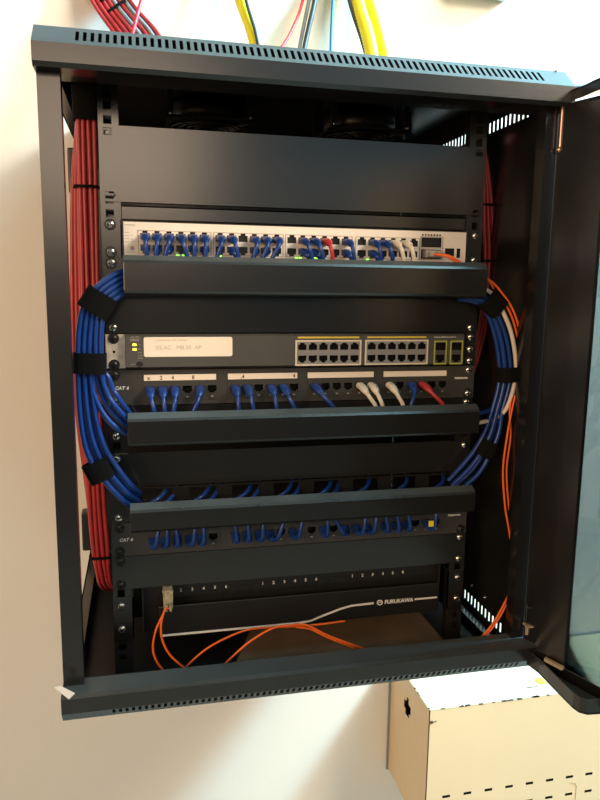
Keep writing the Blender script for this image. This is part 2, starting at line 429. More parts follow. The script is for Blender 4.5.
# 3  white switch
ports_w = []
for bx in (-193, -104, -15, 76): ports_w.append([bx+14*i for i in range(6)])
t = thing('network_switch', (0,80,-42.5), 'white network switch with black mounting ears near the top of the rack', 'network switch')
b = MB(); b.box(-219, 220, -.5, 190, -43, -1.2); b.build('body', 'black', t)
b = MB(); holes = []
for blk in ports_w:
    for x in blk:
        holes += [(x-5.6, x+5.6, -22.5, -15), (x-3, x+3, -15, -12.6), (x-5.6, x+5.6, -36, -28.5), (x-3, x+3, -38.4, -36)]
holes += [(156.5,184.5,-23,-10.5), (156.5,184.5,-37.5,-25.5), (190,203,-33.5,-23.5), (193,200,-36,-33.5), (206.5,211.5,-35.5,-23.5)]
b.plate(-217.5, 219, -42.2, -2.6, XZ(-4), 3, holes, 0, pocket=12, mp=1)
b.build('faceplate', ['white','port'], t)
b = MB()
for blk in ports_w:
    for z in (-12.0, -38.9): b.box(blk[0]-8, blk[-1]+8, -4.5, -4, z-.3, z+.3)
    for x in (blk[0]-8, blk[-1]+8): b.box(x-.4, x+.4, -4.5, -4, -39, -12)
b.build('port_border', 'portframe', t)
b = MB()
for i in range(7): b.box(157+i*4, 159+i*4, -4.5, -4, -8.4, -6.2)
b.build('led_window', 'matte', t)
b = MB()
for z in (-18,-22.5,-25.5): b.box(-208.6,-207.4,-4.4,-4,z-.5,z+.5)
for k,z in enumerate((-15,-18.5,-22,-25.5)): b.box(-216,-211,-4.3,-4,z-.3,z+.3)
b.box(-214,-203,-4.3,-4,-37.8,-37.2)
b.box(-216,-204,-4.3,-4,-6.6,-5.8)
b.build('panel_markings', 'ink', t)
for x0, x1, z0, z1 in ((154,187,-9.8,-9.2),):
    b = MB()
    for z in (-9.6,-24,-38.2): b.box(154.5,186.5,-4.8,-4,z-.5,z+.5)
    for x in (155,186): b.box(x-.5,x+.5,-4.8,-4,-38.5,-9.6)
    b.build('module_cage', 'portframe', t)
for x in (-155,-148,-104,-9,-4,15,20,84):
    b = MB(); b.box(x-1.6,x+1.6,-4.6,-4,-40.6,-39.2); b.build('status_led', 'ledgreen', t)
for sx in (-1,1):
    b = MB(); x0, x1 = (-241,-219) if sx < 0 else (221,242)
    b.box(x0, x1, -2.5, -.5, -43.5, -.8); b.box(-221 if sx<0 else 219.4, -219.4 if sx<0 else 221, -2.5, -.5, -43.5, -.8); b.build('mounting_ear', 'panel', t)
ear_screws(t, 0, -2.5, (SCREWW, SCREWW, SCREW, SCREW))

# cable managers
def manager(u, label, zt, zb, holes=(), faceup=True, scr=(SCREW,)*4):
    z0 = -u*U; t = thing('cable_manager', (0,0,z0-U), label, 'cable manager', 'horizontal cable managers')
    b = MB(); b.plate(-241, 241, z0-U+.6, z0-.6, XZ(-1.8), 1.6, holes); b.build('back_plate', 'panel', t)
    b = MB(); X0, X1 = -218, 230
    prof = [(-36,zt),(-46,zt-6),(-48,zt-9),(-48,zb+6),(-46,zb+3),(-36,zb)]
    inn = [(y+1.6 if y < -40 else y, z-1.4 if z > (zt+zb)/2 else z+1.4) for y, z in prof][::-1]
    b.prism(prof+inn, lambda p, q: (q, p[0], p[1]), X0, X1); b.build('cover', 'cab', t, bevel=.5)
    b = MB()                                  # support fingers that carry the cover
    for x in (-215, -75, 75, 220): b.box(x-1, x+1, -46, -1.8, zb+3, zb+5)
    b.build('cover_bracket', 'black', t)
    ear_screws(t, u, -1.8, scr); return t
manager(1, 'black cable duct cover just under the white network switch', -42, -88, scr=(SCREWW, None, SCREW, None))
manager(5, 'black cable duct cover just under the patch panel with white label strips', -225, -266, scr=(None, SCREW, SCREW, None))
o1 = 6.357; HOLES = [(-199+54.5*i, -164+54.5*i, -347, -330) for i in range(8)]
manager(o1+1, 'lowest of the black cable duct covers, above the patch panel without label strips', -336, -373, [(-223,-203,-354,-329)]+[h for h in HOLES if h[0] > -195]+[(-198,-166,-347,-330)], scr=(None, SCREW, None, None))

# blank panels one unit high
def blank(u, label, mat_='panel', scr=(SCREW,)*4, inset=0):
    z0 = -u*U; t = thing('blank_panel', (0,0,z0-U), label, 'panel', 'blank panels')
    b = MB()
    if inset:
        b.box(-241, -212, -2.6, -.8, z0-U+.5, z0-.5); b.box(214, 241, -2.6, -.8, z0-U+.5, z0-.5)
        b.box(-212, 214, inset, inset+1.6, z0-U+.5, z0-.5)
        for x in (-212, 212.4): b.box(x, x+1.6, -.8, inset, z0-U+.5, z0-.5)
    else: b.plate(-241, 241, z0-U+.5, z0-.5, XZ(-2.6), 1.8)
    b.build('faceplate', mat_, t)
    ear_screws(t, u, -2.6, scr); return t
blank(2, 'black blank panel between the upper cable duct cover and the grey switch', 'cab', (None, SCREW, None, SCREW))
blank(o1, 'dark blank panel between the middle and lowest cable duct covers', 'panel', (SCREW, None, SCREW, None), inset=2)
o2 = o1+3
blank(o2, 'dark blank panel just under the patch panel without label strips', 'panel', (SCREWB, SCREWB, SCREW, SCREW))

b = MB(); b.disc((-208,-4,-33), 2.6, .8, 14, 0); b.build('reset_button', 'ink', bpy.data.objects['network_switch'])
# 4  grey switch
t = thing('network_switch', (0,80,-177), 'grey network switch with a white label and two blocks of empty ports', 'network switch')
Z0, Z1 = -134.5, -176.8; F = -12
b = MB(); b.box(-219, 219, F+9, 230, Z1, Z0); b.build('body', 'cisco', t)
b = MB(); holes = []
gx = ([-2+13.8*i for i in range(6)], [90+13.8*i for i in range(6)])
for g in gx:
    for x in g: holes += [(x-5.4,x+5.4,-154.5,-147.5),(x-2.8,x+2.8,-147.5,-145.4),(x-5.4,x+5.4,-168.5,-161.5),(x-2.8,x+2.8,-170.6,-168.5)]
for x in (185.5, 208.5): holes += [(x-7,x+7,-156,-146.5), (x-6,x+6,-170,-162), (x-3,x+3,-172.4,-170)]
b.plate(-219, 219, Z1+3, Z0-2, XZ(F-1.2), 10, holes, 0, pocket=9.8, mp=1)
b.prism([(F-1.2,Z1+3),(F+3,Z1),(F+9,Z1),(F+9,Z1+3)], lambda p, q: (q,p[0],p[1]), -219, 219, 1); b.prism([(F-1.2,Z0-2),(F+2,Z0),(F+9,Z0),(F+9,Z0-2)], lambda p, q: (q,p[0],p[1]), -219, 219, 0)
b.build('faceplate', ['cisco','port'], t)
for g in gx:
    b = MB(); x0, x1 = g[0]-9, g[-1]+9
    hs = [h for h in holes if x0 < h[0] and h[1] < x1]
    b.plate(x0+2, x1-2, -172.4, -144, XZ(F-1.8), .6, hs)
    b.build('port_block', 'portgrey', t)
    b = MB(); b.plate(x0, x1, -174.5, -142, XZ(F-2.1), .9, [(x0+2,x1-2,-172.4,-144)]); b.build('port_border', 'portbeige', t)
    b = MB(); b.box(x0+3, x1-3, F-1.6, F-1.2, -139.8, -137.6); b.build('label_strip', 'ystrip', t)
for x in (185.5, 208.5):
    b = MB(); b.plate(x-9, x+9, -175, -143.4, XZ(F-2), .8, [(x-7.4,x+7.4,-173,-145)]); b.build('port_border', 'ygreen', t)
    b = MB(); b.plate(x-7.4, x+7.4, -173, -145, XZ(F-1.7), .5, [h for h in holes if x-8 < h[0] and h[1] < x+8]+[(x-5,x+5,-160.4,-158)]); b.build('uplink_port', 'cisco', t)
b = MB(); pts = []
for cx, cz, a0 in ((-93,-140,0),(-195,-140,90),(-195,-159,180),(-93,-159,270)):
    for k in range(5): a = math.radians(a0+k*22.5); pts.append((cx+2.4*math.cos(a), cz+2.4*math.sin(a)))
b.prism(pts, lambda p, q: (p[0], q, p[1]), F-1.2, F-1.7); lab = b.build('paper_label', 'label', t)
lettering('CONTROLE DE ACESSO', -184, F-1.75, -142.6, 3.6, lab, 'ink')
lettering('SIS.AC   MB.50  AP', -184, F-1.75, -152.6, 7, lab, 'ink')
lettering('CISCO', -213.5, F-1.3, -142.2, 3.8, t, 'faint', bold=.1)
b = MB()
for i, h in enumerate((1,1.8,2.6,1.6,1,1.6,2.6,1.8,1)): b.box(-213.5+i*1.3, -212.9+i*1.3, F-1.6, F-1.2, -138.2, -138.2+h*.8)
b.build('emblem', 'faint', t)
for z in (-146.6, -152.2):
    b = MB(); b.box(-210.4,-206,F-1.8,F-1.2,z-1.3,z+1.3); b.build('status_led', 'ledamber', t)
for z, s in ((-147.4,'SYST'),(-152.8,'RPS'),(-157.2,'STAT'),(-160.4,'DUPLX'),(-163.6,'SPEED')): lettering(s, -204.6, F-1.3, z, 2.2, t, 'faint')
lettering('MODE', -213.5, F-1.3, -171.2, 2.4, t, 'faint')
b = MB(); b.tube([(-202.5+3.6*math.cos(k*PI/8),F-1.5,-170+2.6*math.sin(k*PI/8)) for k in range(17)], .5, 6); b.disc((-202.5,F-1.2,-170), 2.5, .8, 14); b.build('mode_button', 'black', t)
lettering('Catalyst 2960 Series PoE-24', 176, F-1.3, -139.6, 2.7, t, 'print')
for sx in (-1,1):
    b = MB(); x0, x1 = (-242,-219.5) if sx < 0 else (222,241)
    xs = -HX if sx < 0 else HX
    b.plate(x0, x1, Z1+1, Z0-.5, XZ(-4), 2, [(xs-1.6,xs+1.6,-157.5,-154.3)], 0); b.build('mounting_ear', 'bright' if sx < 0 else 'panel', t)
screw(-HX, -4, -139.7, t, SCREWB); screw(-HX, -4, -171.5, t, SCREWB)
for z in (-139.7, -156, -171.5): screw(HX, -4, z, t, SCREW)

# 5 + 8  patch panels
PX = [g+15.3*i for g in (-191.5,-86.5,16.5,118.5) for i in range(6)]
def patch(u, label, strips, dark):
    z0 = -u*U; t = thing('patch_bay', (0,10,z0-U), label, 'patch panel', 'patch panels')
    b = MB(); zc = z0-24; holes = []
    for x in PX: holes += [(x-5.6,x+5.6,zc-4,zc+3.2),(x-3.2,x+3.2,zc-6,zc-4)]
    b.plate(-241, 241, z0-U+.6, z0-.8, XZ(-3.2), 3, holes, 0, pocket=12, mp=1)
    b.build('faceplate', ['grey','port'], t)
    for g in range(4):
        b = MB(); x0, x1 = PX[6*g]-8.5, PX[6*g+5]+8.5
        b.plate(x0, x1, z0-38, z0-15, XZ(-4), .9, [h for h in holes if x0 < h[0] and h[1] < x1]); b.build('port_module', 'grey', t)
    b = MB(); b.box(-4.2, 4.2, -4.8, -4, -37, -32.4); b.box(-1.4, 1.4, -5, -4.8, -35.2, -33.6, 1); me = b.mesh('icon_tab', ['grey','faint'])
    for x in PX:
        o = bpy.data.objects.new('icon_tab', me); COL.objects.link(o); o.location = (x*S, 0, z0*S); attach(o, t)
    if strips:
        hand = ('  2 4    8', '    4', '       4', '')
        for g, (x0, x1) in enumerate(((-198,-110),(-95,-6),(8,97),(111,200))):
            b = MB(); b.box(x0, x1, -4.6, -3, z0-13.8, z0-6.6); s = b.build('label_strip', 'label', t)
            for q, (ch, xx) in enumerate((( 'x',-194),('2',-179),('4',-165),('8',-140)) if g == 0 else (((',4',-79),('4',-12)) if g == 1 else ())):
                lettering(ch, xx, -4.7, z0-12.6, 6.5, s, 'marker', bold=.15)
    lettering('CAT 6', -233, -3.2, z0-24.3, 5.6, t, 'print', shear=.25, bold=.25, spacing=1.1)
    lettering('FURUKAWA', 213, -3.2, z0-18.5, 3.4, t, 'print', bold=.2)
    return t
t = patch(4, 'dark grey patch panel with white label strips over its ports', True, False)
screw(-HX,-3,-184.2,t,SCREWB); screw(-HX,-3,-215.9,t,SCREW); screw(HX,-3,-184.2,t,SCREW); screw(HX,-3,-215.9,t,SCREWW)
o8 = o1+2
t = patch(o8, 'dark grey patch panel without label strips, below the lowest cable duct cover', False, True)
for dz in (6.35,38.1): screw(-HX,-3,-o8*U-dz,t,SCREWB)
screw(HX,-3,-o8*U-38.1,t,SCREWB)

# 9  fibre tray
t = thing('fibre_tray', (0,90,-531), 'black fibre distribution tray with a white line and lettering at rack bottom', 'fibre tray')
b = MB(); b.box(-207, 207, 16, 210, -531, -462); b.box(-207,-205,1,16,-531,-462); b.box(205,207,1,16,-531,-462); b.build('body', 'black', t)
b = MB(); b.box(-205, 205, 14.4, 16, -492, -462)
for k in range(24): x = -178+15.4*k; b.box(x-5, x+5, 13.6, 14.4, -486, -474)
b.build('adapter_strip', 'black', t)
b = MB(); b.box(-186, 206, -1, 1.5, -531, -489); b.build('front_cover', 'black', t, bevel=1)
ZN = -476.5
for x0, ns in ((-158,'23456'),(-48,'123456'),(79,'123456')):
    for i, ch in enumerate(ns): lettering(ch, x0+15.0*i, 13.2, ZN, 6, t, 'print', bold=.15)
b = MB(); pth = [(-183,-2,-529),(0,-2,-529.5),(18,-2,-528),(34,-2,-522.5),(60,-2,-514.5),(76,-2,-511.3),(108,-2,-510.5)]
for a, c in zip(pth, pth[1:]): b.add([(a[0],-2,a[2]-1.3),(c[0],-2,c[2]-1.3),(c[0],-2,c[2]+1.3),(a[0],-2,a[2]+1.3),(a[0],-1,a[2]-1.3),(c[0],-1,c[2]-1.3),(c[0],-1,c[2]+1.3),(a[0],-1,a[2]+1.3)], [(0,1,2,3),(0,4,5,1),(3,2,6,7)])
b.build('stripe', 'print', t)
b = MB(); b.box(169,203,-2,-1,-511.5,-509); b.build('stripe', 'print', t)
lettering('FURUKAWA', 124, -1.2, -513.2, 7.7, t, 'print', bold=.3, shear=.12)
b = MB(); b.tube([(117+3.8*math.cos(k*PI/8),-1.8,-510.4+3.4*math.sin(k*PI/8)) for k in range(17)], .8, 6); b.tube([(113.5,-1.8,-412-100),(117,-1.8,-509.6),(120.5,-1.8,-509.6)], .7, 6); b.build('emblem', 'print', t)
for sx in (-1,1):
    b = MB(); x0, x1 = sorted((sx*241, sx*221)); b.box(x0, x1, -2.4, -.6, -529, -472); x0, x1 = sorted((sx*221, sx*218)); b.box(x0, x1, -2.4, -.6, -529, -472); x0, x1 = sorted((sx*219.4, sx*218)); b.box(x0, x1, -2.4, 60, -529, -472); x0, x1 = sorted((sx*219.4, sx*207)); b.box(x0, x1, 58, 60, -529, -472); b.build('mounting_ear', 'cab', t)
    for z in (-482.6, -514.3): screw(sx*HX, -2.4, z, t, SCREW)
b = MB(); b.box(-180,-168,-14,13.6,-487,-462); b.box(-178,-175,-24,-14,-486,-478); b.box(-173,-170,-24,-14,-486,-478)
b.box(-181,-167,-4,0,-470,-466); b.build('fibre_adapter', 'adapter', t, bevel=.7)

b = MB(); b.prism([(-90,-16),(214,-38),(214,88),(-54,76)], lambda p, z: (p[0],p[1],z), -577, -575)  # sheet added to give the cabinet floor its brown tone
tag(b.build('floor_patch', 'brown'), 'dull brown patch added on the cabinet floor below the fibre tray', 'floor patch')

# ------------------------------------------------------------------ patch cables
def cord(name, pts, r, m, label, cat, group=None, n=8, sub=6):
    b = MB(); b.tube(spline(pts, sub), r, n); return tag(b.build(name, m), label, cat, group)
def patch_cable(x, z, pts, label, group, col='blue', plug=True):
    """pts: cord path starting at the port mouth, going out of the port"""
    boot = {'blue':'blueboot','wcable':'wcable','red':'red'}[col]
    t = thing('patch_cable', (x, -4, z), label, 'cable', group)
    P = spline(pts, 6); k = 10
    b = MB(); b.box(x-5.2, x+5.2, -7, 6, z-3.4, z+3.0); b.box(x-1.6, x+1.6, -9, 2, z-3.4, z+3.6); b.build('plug', 'clearplug', t)
    Q = P[:k+1]; rr = [6.3,6.4,6.4,6.3,6.2,6.1,5.9,5.5,4.9,4.2,3.3]; rz = [4.6,4.7,4.7,4.7,4.6,4.5,4.4,4.2,4.0,3.7,3.3]
    b = MB(); b.tube(Q, rr, 12, rb=rz, flat=(0,1,2,3,4,5,6)); b.build('strain_relief_boot', boot, t)
    b = MB(); b.tube(P[k-1:], 2.7, 8); b.build('cord', col, t)
    return t
ORD = ['first','second','third','fourth','fifth','sixth']
BLK = ['leftmost','second','third','rightmost']
def down(x, z, dx, top):                       # from a switch port down into the duct under it
    yo = -31 if top else -20
    return [(x,-5,z),(x,yo*.62,z-1.5),(x+dx*.15,yo+1,z-8 if top else z-5),(x+dx*.6,yo+1.5,-41),(x+dx,yo+6,-62),(x+dx*1.2,yo+6,-74)]
# white switch: (block, column, row 0 upper / 1 lower, sideways drift, colour)
W = [(0,0,0,2,'b'),(0,0,1,3,'b'),(0,1,0,-4,'b'),(0,1,1,-2,'b'),(0,2,0,-9,'b'),(0,2,1,-8,'b'),(0,3,0,8,'b'),(0,4,0,0,'b'),(0,4,1,1,'b'),(0,5,0,-2,'b'),(0,5,1,-1,'b'),
     (1,0,0,-10,'b'),(1,1,0,8,'b'),(1,1,1,5,'b'),(1,3,0,-8,'b'),(1,3,1,-6,'b'),(1,4,0,-12,'b'),(1,4,1,-8,'b'),(1,5,0,-16,'b'),
     (2,1,0,10,'b'),(2,1,1,8,'b'),(2,2,0,10,'b'),(2,2,1,8,'b'),(2,3,0,7,'r'),
     (2,5,0,6,'b'),(2,5,1,5,'b'),(3,1,0,6,'b'),(3,2,0,8,'b'),(3,3,0,9,'w'),(3,4,0,9,'w'),(3,1,1,4,'b')]
cname = {'b':('blue','blue'),'r':('red','red'),'w':('cream white','wcable')}
cnt = {(w[0],w[1]): sum(1 for q in W if q[:2] == w[:2]) for w in W}
for bl, c, row, dx, co in W:
    x = ports_w[bl][c]; z = -19 if row == 0 else -32
    cn, m = cname[co]
    patch_cable(x, z, down(x, z, dx, row == 0), '%s patch cable, %s port, %s column of %s port block, white switch' % (cn, 'upper' if row == 0 else 'lower', ORD[c], BLK[bl]), 'patch cables in the white switch', m)
# labelled patch panel
def down2(x, dx):
    z = -4*U-24
    return [(x,-6,z),(x+dx*.1,-17,z-3),(x+dx*.35,-27,z-12),(x+dx*.8,-29,z-24),(x+dx,-26,z-38),(x+dx*1.1,-22,z-56)]
A = [(0,6,'b'),(1,2,'b'),(2,-4,'b'),(4,-12,'b'),(6,2,'b'),(7,6,'b'),(9,4,'b'),(10,13,'b'),(12,24,'b'),(16,18,'w'),(17,11,'w'),(18,14,'w'),(20,-10,'b'),(21,26,'r')]
for i, dx, co in A:
    cn, m = cname[co]
    patch_cable(PX[i], -4*U-24, down2(PX[i], dx), '%s patch cable, %s port of %s port group, patch panel with label strips' % (cn, ORD[i % 6], BLK[i//6]), 'patch cables in the labelled patch panel', m)
def up(x, dx):
    z = -o8*U-24
    return [(x,-6,z),(x+dx*.05,-16,z-4),(x+dx*.3,-26,z-2),(x+dx*.6,-30,z+10),(x+dx,-27,z+28),(x+dx*1.1,-22,z+44)]
for i, dx in [(0,8),(1,3),(2,-2),(3,7),(4,2),(6,-3),(7,-2),(8,3),(9,16),(11,9),(13,0),(15,-24),(16,7),(17,7),(18,-8),(19,-7),(20,-6),(22,5)]:
    patch_cable(PX[i], -o8*U-24, up(PX[i], dx), 'blue patch cable, %s port of %s port group, lower patch panel' % (ORD[i % 6], BLK[i//6]), 'patch cables in the unlabelled patch panel')
b = MB(); x = PX[22]-5; b.box(x-3.4, x+3.4, -34, -32.4, -392, -384); tag(b.build('cable_marker', 'yellowtag'), 'tiny yellow marker tag on a blue cable at the unlabelled patch panel', 'tag')
# cords looping through the openings of the lowest duct
for i in range(8):
    x = -182+54.5*i
    for k in range(2 if i < 5 else 1):
        x2 = x+(0 if k == 0 else 11); z2 = 0 if k == 0 else -3.5
        cord('patch_cable', [(x2+26,70,-333+z2),(x2+12,16,-334+z2),(x2+1,-7-2*k,-339+z2),(x2-12,-15-3*k,-345+z2),(x2-24,-22,-356+z2)], 2.8, 'blue',
             'blue cable, %s one sloping through the %s opening of lowest duct' % ('left' if k == 0 else 'right', (ORD+['seventh','eighth'])[i]), 'cable', 'blue cables through the duct openings')

# ------------------------------------------------------------------ cable bundles at the sides
def lerp(p, q, w, dy=0): return [(a[0]+(c[0]-a[0])*w, a[1]+(c[1]-a[1])*w+dy, a[2]+(c[2]-a[2])*w) for a, c in zip(p, q)]
topO = [(-193.0,-20.0,-63.1), (-213.3,-30.0,-60.1), (-231.0,-38.0,-66.2), (-250.1,-38.0,-81.0), (-262.7,-38.0,-100.2), (-269.1,-38.0,-127.4), (-271.6,-38.0,-165.1)]
topI = [(-193.4,-20.0,-82.8), (-211.6,-30.0,-82.9), (-225.0,-38.0,-89.8), (-234.1,-38.0,-98.9), (-242.3,-38.0,-113.7), (-245.3,-38.0,-136.6), (-246.2,-38.0,-165.4)]
botBO = [(-272.1,-38.0,-208.2), (-270.0,-38.0,-243.7), (-265.3,-38.0,-270.2), (-255.9,-38.0,-292.4), (-241.6,-38.0,-312.7), (-225.0,-33.0,-333.7), (-212.5,-12.0,-350.0), (-205.5,22.0,-364.0)]
botBI = [(-256.5,-38.0,-208.5), (-252.0,-38.0,-241.9), (-243.7,-38.0,-268.6), (-234.0,-38.0,-286.1), (-226.2,-38.0,-298.7), (-215.1,-33.0,-315.5), (-208.4,-12.0,-329.6), (-203.7,22.0,-342.6)]
botAO = [(-257.0,-38.0,-190.9), (-251.1,-38.0,-213.4), (-239.3,-38.0,-233.9), (-223.8,-34.0,-248.4), (-202.0,-22.0,-259.1)]
botAI = [(-243.4,-38.0,-185.3), (-238.3,-38.0,-201.9), (-231.9,-38.0,-212.7), (-221.0,-34.0,-228.0), (-204.1,-22.0,-249.1)]
NW = ['outermost','second outermost','third outermost','fourth outermost','innermost']
for i in range(5):
    w = i/4
    T = lerp(topO, topI, w); 
    if i < 3: Bt = lerp(botBO, botBI, i/2)
    else: Bt = lerp(botAO, botAI, (i-3)*.9)
    cord('network_cable', T+Bt, 3.3, 'blue', 'blue cable, %s front strand of left bundle, running to %s duct' % (NW[i], 'lowest' if i < 3 else 'middle'), 'cable', 'blue cables in the left bundle', sub=7)
for i in range(4):
    w = .125+i/4
    T = lerp(topO, topI, w, 5.6)
    if i < 2: Bt = lerp(botBO, botBI, .25+.5*i, 5.6)
    else: Bt = lerp(botAO, botAI, .45+.9*(i-3)+.45, 5.6) if False else lerp(botAO, botAI, .45 if i == 2 else 1.35, 5.0)
    cord('network_cable', T+Bt, 3.3, 'blue', 'blue cable, %s rear strand of left bundle, behind its front strands' % NW[i], 'cable', 'blue cables in the left bundle', sub=7)
# right side: five blue, one cream, looping from the upper duct down
rO = [(210.0,-18.0,-75.8), (231.9,-20.0,-79.4), (248.4,-22.0,-85.7), (265.9,-22.0,-110.5), (281.0,-22.0,-139.7), (289.5,-22.0,-177.4), (288.6,-22.0,-207.4), (281.6,-22.0,-237.5)]
rI = [(207.8,-18.0,-88.7), (226.9,-20.0,-91.1), (240.5,-22.0,-97.5), (254.8,-22.0,-118.4), (265.5,-22.0,-148.9), (272.2,-22.0,-185.3), (270.9,-22.0,-209.8), (263.9,-22.0,-239.8)]
rbO = [(273.1,-22.0,-267.8), (262.9,-22.0,-295.4), (245.4,-22.0,-325.5), (212.8,-22.0,-352.1)]
rbI = [(256.6,-22.0,-264.4), (246.0,-22.0,-286.3), (229.5,-22.0,-308.0), (204.5,-22.0,-334.8)]
for i in range(4):
    w = i/3
    cord('network_cable', lerp(rO, rI, .30+.7*w, 5.8 if i in (1,3) else 0)+lerp(rbO, rbI, w, 5.8 if i in (1,3) else 0), 3.3, 'blue', 'blue cable, %s strand of right bundle, running down to lowest duct' % NW[i], 'cable', 'blue cables in the right bundle', sub=7)
cord('network_cable', lerp(rO, rI, .55, 11)[:-1]+[(277.8,-12.0,-232.2), (258.2,-16.0,-239.3), (226.9,-20.0,-243.2)], 2.9, 'blue', 'blue cable branching from the right looping bundle into the middle duct', 'cable', 'blue cables in the right bundle', sub=7)
cord('network_cable', [(212.4,-18.0,-69.3), (234.4,-20.0,-74.2), (250.5,-23.0,-81.8), (266.8,-28.0,-107.6), (279.8,-29.0,-136.5), (288.2,-29.0,-173.9), (287.3,-29.0,-203.6), (279.3,-26.0,-235.4), (268.9,-14.0,-251.1), (249.1,-18.0,-253.9), (218.0,-22.0,-257.7)], 3.0, 'wcable', 'cream white cable on the outer edge of the right looping bundle', 'cable', sub=7)

def strap(c, d, a, h, wdt, label, n=20, grp='hook and loop straps'):
    """flattened band around a bundle; c centre, d bundle direction, a half width, h half depth, wdt band width"""
    c, d = Vector(c), Vector(d).normalized(); yv = Vector((0,1,0)); s = d.cross(yv).normalized(); b = MB(); pts = []
    for rr in (1.0, 0.0):
        for e in (-.5, .5):
            for k in range(n):
                q = 2*PI*k/n; cc, ss = math.cos(q), math.sin(q)
                f = 1/(abs(cc)**3.2+abs(ss)**3.2)**(1/3.2)
                pts.append(c+d*(e*wdt)+s*(cc*f*(a+rr*1.6))+yv*(ss*f*(h+rr*1.6)))
    fs = []
    for k in range(n):
        j = (k+1) % n
        fs += [(k,j,n+j,n+k),(2*n+k,3*n+k,3*n+j,2*n+j),(k,2*n+k,2*n+j,j),(n+k,n+j,3*n+j,3*n+k)]
    b.add(pts, fs, 0)
    return tag(b.build('cable_strap', 'velcro'), label, 'strap', grp)
v = lambda p, q: (q[0]-p[0], 0, q[2]-p[2])
strap((-247.5,-35.0,-96.8), v((-231.3,-35.0,-72.9),(-261.5,-35.0,-120.7)), 17.5, 8, 26, 'black strap around the left blue bundle just below the upper duct')
strap((-258.6,-35.0,-165.6), v((-258.1,-35.0,-150.6),(-259.1,-35.0,-180.8)), 17.2, 8, 24, 'black strap around the left blue bundle beside the grey switch')
strap((-252.6,-35.0,-293.3), v((-262.3,-35.0,-274.6),(-243.0,-35.0,-314.7)), 14.5, 8, 25, 'black strap around the left blue bundle just above the lowest duct')
strap((252.8,-20.0,-93.5), v((241.2,-19.0,-83.2),(267.2,-19.0,-105.3)), 14, 11, 27, 'black strap around the right cable bundle just below the upper duct')
strap((283.2,-20.0,-188.4), v((281.7,-19.0,-169.5),(284.3,-19.0,-207.7)), 14.5, 12, 20, 'black strap around the right cable bundle beside the labelled patch panel')
strap((256.8,-19.0,-291.6), v((266.2,-19.0,-273.7),(244.6,-19.0,-312.2)), 11, 9, 23, 'black strap around the right cable bundle just above the lowest duct')

# red cables behind the left rail
RL = [(-255.8,26.0,163.5), (-257.5,26.0,116.9), (-258.0,26.0,35.1), (-259.0,26.0,-94.9), (-260.7,26.0,-218.8), (-260.9,26.0,-335.4), (-258.4,26.0,-409.3), (-255.9,30.0,-445.3), (-251.9,60.0,-481.1), (-239.7,150.0,-528.2)]
offs = [(-9.4,0),(-3.2,0),(3.0,0),(8.6,0),(-6.4,5.6),(-.2,5.6),(5.8,5.6),(-12.6,7)]
offs += [(-18,9),(-22,12)]
LW = [.45,.5,.85,1.0,.95,.55,.4,.4,.4,.4]
for i, (dx, dy) in enumerate(offs):
    k = 1.0
    pts = []
    for q, p in enumerate(RL):
        g = LW[q] if i >= 7 else 1.0 if q < 7 else .8
        wob = .7*math.sin(q*1.3+i*2.1)
        pts.append((p[0]+dx*g+wob, p[1]+dy, p[2]))
    lab = ['leftmost','second','third','rightmost'][i]+' front strand of red bundle behind left rail' if i < 4 else ['left','middle','right','far left','second outermost','outermost'][i-4]+' rear strand of red bundle behind left rail'
    cord('network_cable', pts, 2.9, 'red', 'red cable, '+lab, 'cable', 'red cables in the left bundle', sub=5)
def tie(c, a, h, label, tail=None, w=3.2):
    o = strap(c, (0,0,1), a, h, w, label, grp='cable ties'); o.name = 'cable_tie'; o['category'] = 'cable tie'; return o
strap((-256.9,29.0,137.7), (0,0,1), 14.5, 8.6, 47, 'black strap and painted shade around the upper end of the left red bundle')  # strap lengthened upward to stand for the shade under the top trim
tie((-259.2,29.0,38.9), 14.2, 8.5, 'thin black tie around the left red bundle beside the tall blank panel')
tie((-257.8,29.0,-425.5), 13.4, 8.5, 'thin black tie near the lower end of the left red bundle')
# red cables on the right
RR = [(262.5,60.0,140.9), (275.1,60.0,81.7), (281.5,60.0,27.7), (287.1,60.0,-37.4), (287.2,60.0,-91.1), (280.8,60.0,-141.5), (266.6,60.0,-195.3), (259.4,90.0,-241.4)]
for i, (dx, dy) in enumerate([(-6,0),(0,0),(6,0),(3,6)]):
    g = [.35,.6,1,1,.95,.8,.8,.8]
    cord('network_cable', [(p[0]+dx*g[q], p[1]+dy, p[2]) for q, p in enumerate(RR)], 2.9, 'red', 'red cable, '+['left','middle','right','rear'][i]+' strand of the red bundle behind the right rail', 'cable', 'red cables in the right bundle', sub=5)
tie((280.7,63.0,41.6), 8, 7, 'thin black tie on the right red bundle beside the tall blank panel')
tie((287.0,63.0,-35.9), 10, 7, 'thin black tie on the right red bundle beside the upper duct')

